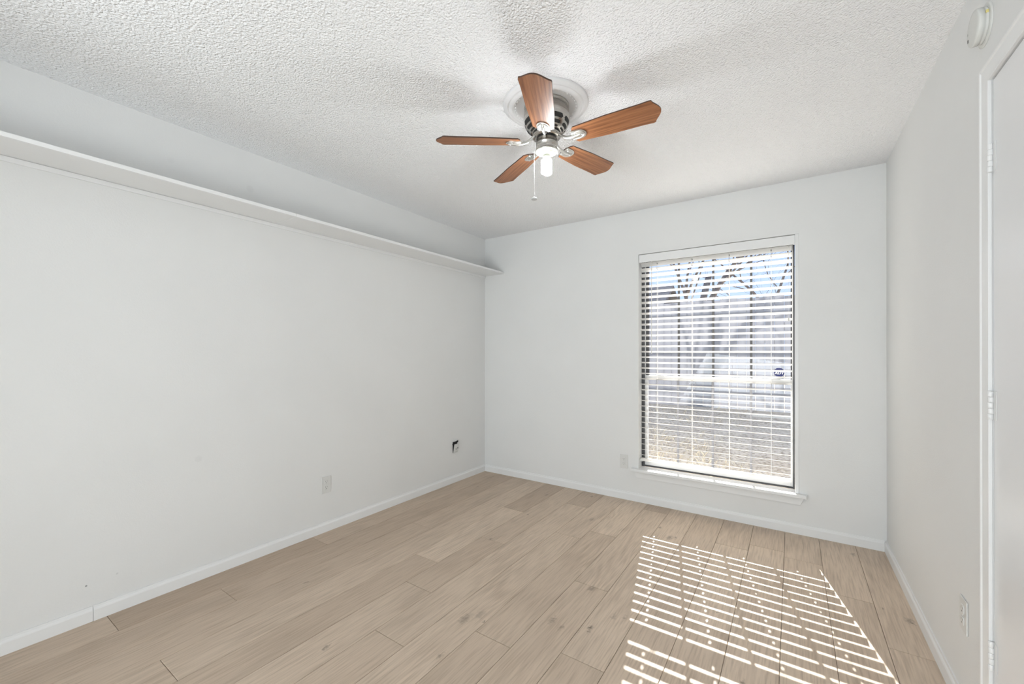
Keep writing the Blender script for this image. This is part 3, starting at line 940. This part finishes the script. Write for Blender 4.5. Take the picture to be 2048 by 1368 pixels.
# ---- back fence: pale vertical boards
FYc, FZ0, FZ1_ = 8.30, .24, 2.215
fence = thing('backyard_fence', 'tall pale board fence across the yard outside the window', 'fence', (-1.5, FYc, FZ0))
fo = Vector(fence.location)
b = MB()
random.seed(11)
x = -9.0
while x < 4.5:
    w = .139
    b.box((x, FYc-.009, FZ0+.01), (x+w-.004, FYc+.009, FZ1_+random.uniform(-.012, .012)))
    x += w
local(b, 'board_panel', m_fence, fence, fo)
for z in (.55, 1.25, 1.95):
    b = MB(); b.box((-9.0, FYc+.010, z-.025), (4.5, FYc+.045, z+.025)); local(b, 'rail', m_fence, fence, fo)
for k in range(6):
    b = MB(); px = -8.6+2.44*k; b.box((px, FYc+.046, FZ0-.1), (px+.09, FYc+.13, FZ1_-.05)); local(b, 'post', m_fence, fence, fo)

# ---- neighbour's house beyond the fence
hs = thing('neighbor_house', 'house with a dark shingle roof behind the fence on the left', 'house', (-7.2, 17.0, .26))
ho = Vector(hs.location)
b = MB(); b.box((-11.0, 15.6, .26), (-4.35, 20.0, 2.6)); local(b, 'walls', m_brick, hs, ho)
b = MB(); b.prism([(15.1, 2.50), (17.8, 4.02), (20.5, 2.50), (20.5, 2.40), (17.8, 3.90), (15.1, 2.38)], 'X', -11.4, -4.02)
b.prism([(15.6, 2.6), (20.0, 2.6), (17.8, 3.89)], 'X', -4.40, -4.35)
local(b, 'roof', m_roof, hs, ho)
b = MB(); b.box((-6.3, 15.57, 1.1), (-5.1, 15.605, 2.3)); local(b, 'window', m_frame, hs, ho)

# ---- bare winter trees beyond the fence
def tree(label, base, trunk_dir, height, rad, seed, depth=5, spread=.55, first=None, loc_name='bare_tree', reach=1.6):
    rnd = random.Random(seed)
    t = thing(loc_name, label, 'tree', base, group='bare trees beyond the fence')
    tr, br = MB(), MB()
    def grow(m, p, d, ln, r, lev):
        pts = [p]; rr = [r]
        nseg = 4
        for k in range(nseg):
            d = (d + Vector((rnd.uniform(-1, 1), rnd.uniform(-1, 1), rnd.uniform(-.5, .8)))*(.05 if lev == 0 else .16)).normalized()
            p = p + d*ln/nseg
            pts.append(p); rr.append(r*(1-.35*(k+1)/nseg))
        q = pts[-1]+Vector(base)      # branches left out where they would block sun reaching the window
        sx, sz = q.x+.232*(q.y-3.5), q.z-.599*(q.y-3.5)
        if lev > 0 and q.z > 2.3 and -1.5 < sx < .45 and .0 < sz < 2.5 and not (lev >= 5 and rnd.random() < .5): return
        if abs(q.x-base[0]) > reach or abs(q.y-base[1]) > .9: return
        m.tube(pts, rr, 8 if lev < 2 else 5, True, True)
        if lev >= depth: return
        nb = 4 if lev < 3 else 3
        for k in range(nb):
            q = pts[-1] if k < 2 else pts[rnd.randint(2, 3)]
            ax = Vector((rnd.uniform(-1, 1), rnd.uniform(-1, 1), rnd.uniform(-.2, .3))).normalized()
            nd = (d + ax*spread*(1.0 if lev else .8)).normalized()
            if nd.z < .05: nd.z = .12; nd.normalize()
            grow(br, q, nd, ln*rnd.uniform(.62, .86), rr[-1]*(.82 if k < 2 else .55), lev+1)
    d0 = Vector(trunk_dir).normalized()
    if first:
        for (o_, d, ln, r) in first: grow(tr, Vector(o_), Vector(d).normalized(), ln, r, 0)
    else:
        grow(tr, Vector((0, 0, -.1)), d0, height, rad, 0)
    tr.build('trunk', m_bark, t); br.build('branches', m_bark, t)
    return t
tree('bare forked tree behind the fence near the middle of the window', (-2.25, 10.5, .26), (.2, 0, 1), 2.6, .13, 5, 5, .7,
     first=[((0, 0, -.1), (.208, 0, 1), 3.0, .105), ((.36, .02, 1.70), (.667, .1, 1), 1.35, .075)], reach=2.2)
tree('slim bare tree behind the fence toward the left of the window', (-2.55, 11.9, .26), (.04, .02, 1), 2.6, .062, 9, 5, .8)
tree('twiggy bare tree farthest behind the fence, at the right of the window', (-.3, 14.4, .26), (-.12, 0, 1), 2.3, .085, 14, 6, 1.0, reach=3.4)
tree('bare tree beside the dark roofed house behind the fence', (-5.7, 13.2, .26), (.1, 0, 1), 2.2, .08, 21, 5, .8, reach=1.6)

# ---- clumps of dry grass on the lawn
rnd = random.Random(2)
b = MB()
for k in range(2600):
    y = 3.9+4.3*rnd.random()**1.2
    x = -1.9*(y/5.5)+rnd.uniform(-1.5, 1.6)*y/6
    if noise.noise(Vector((x*1.3, y*1.3, 4))) < -.05: continue
    z = gz(x, y)-.01
    a = rnd.uniform(0, 2*PI); hh = rnd.uniform(.03, .10); lean = rnd.uniform(.2, .9)*hh
    dx, dy = math.cos(a), math.sin(a)
    w = .004
    b.add([(x-dy*w, y+dx*w, z), (x+dy*w, y-dx*w, z), (x+dx*lean*.5, y+dy*lean*.5, z+hh*.7), (x+dx*lean, y+dy*lean, z+hh*.9)], [(0, 1, 2), (0, 2, 3)])
g = b.build('dry_grass', m_grass)
tag(g, 'dry straw coloured grass blades scattered over the lawn outside', 'grass', kind='stuff')
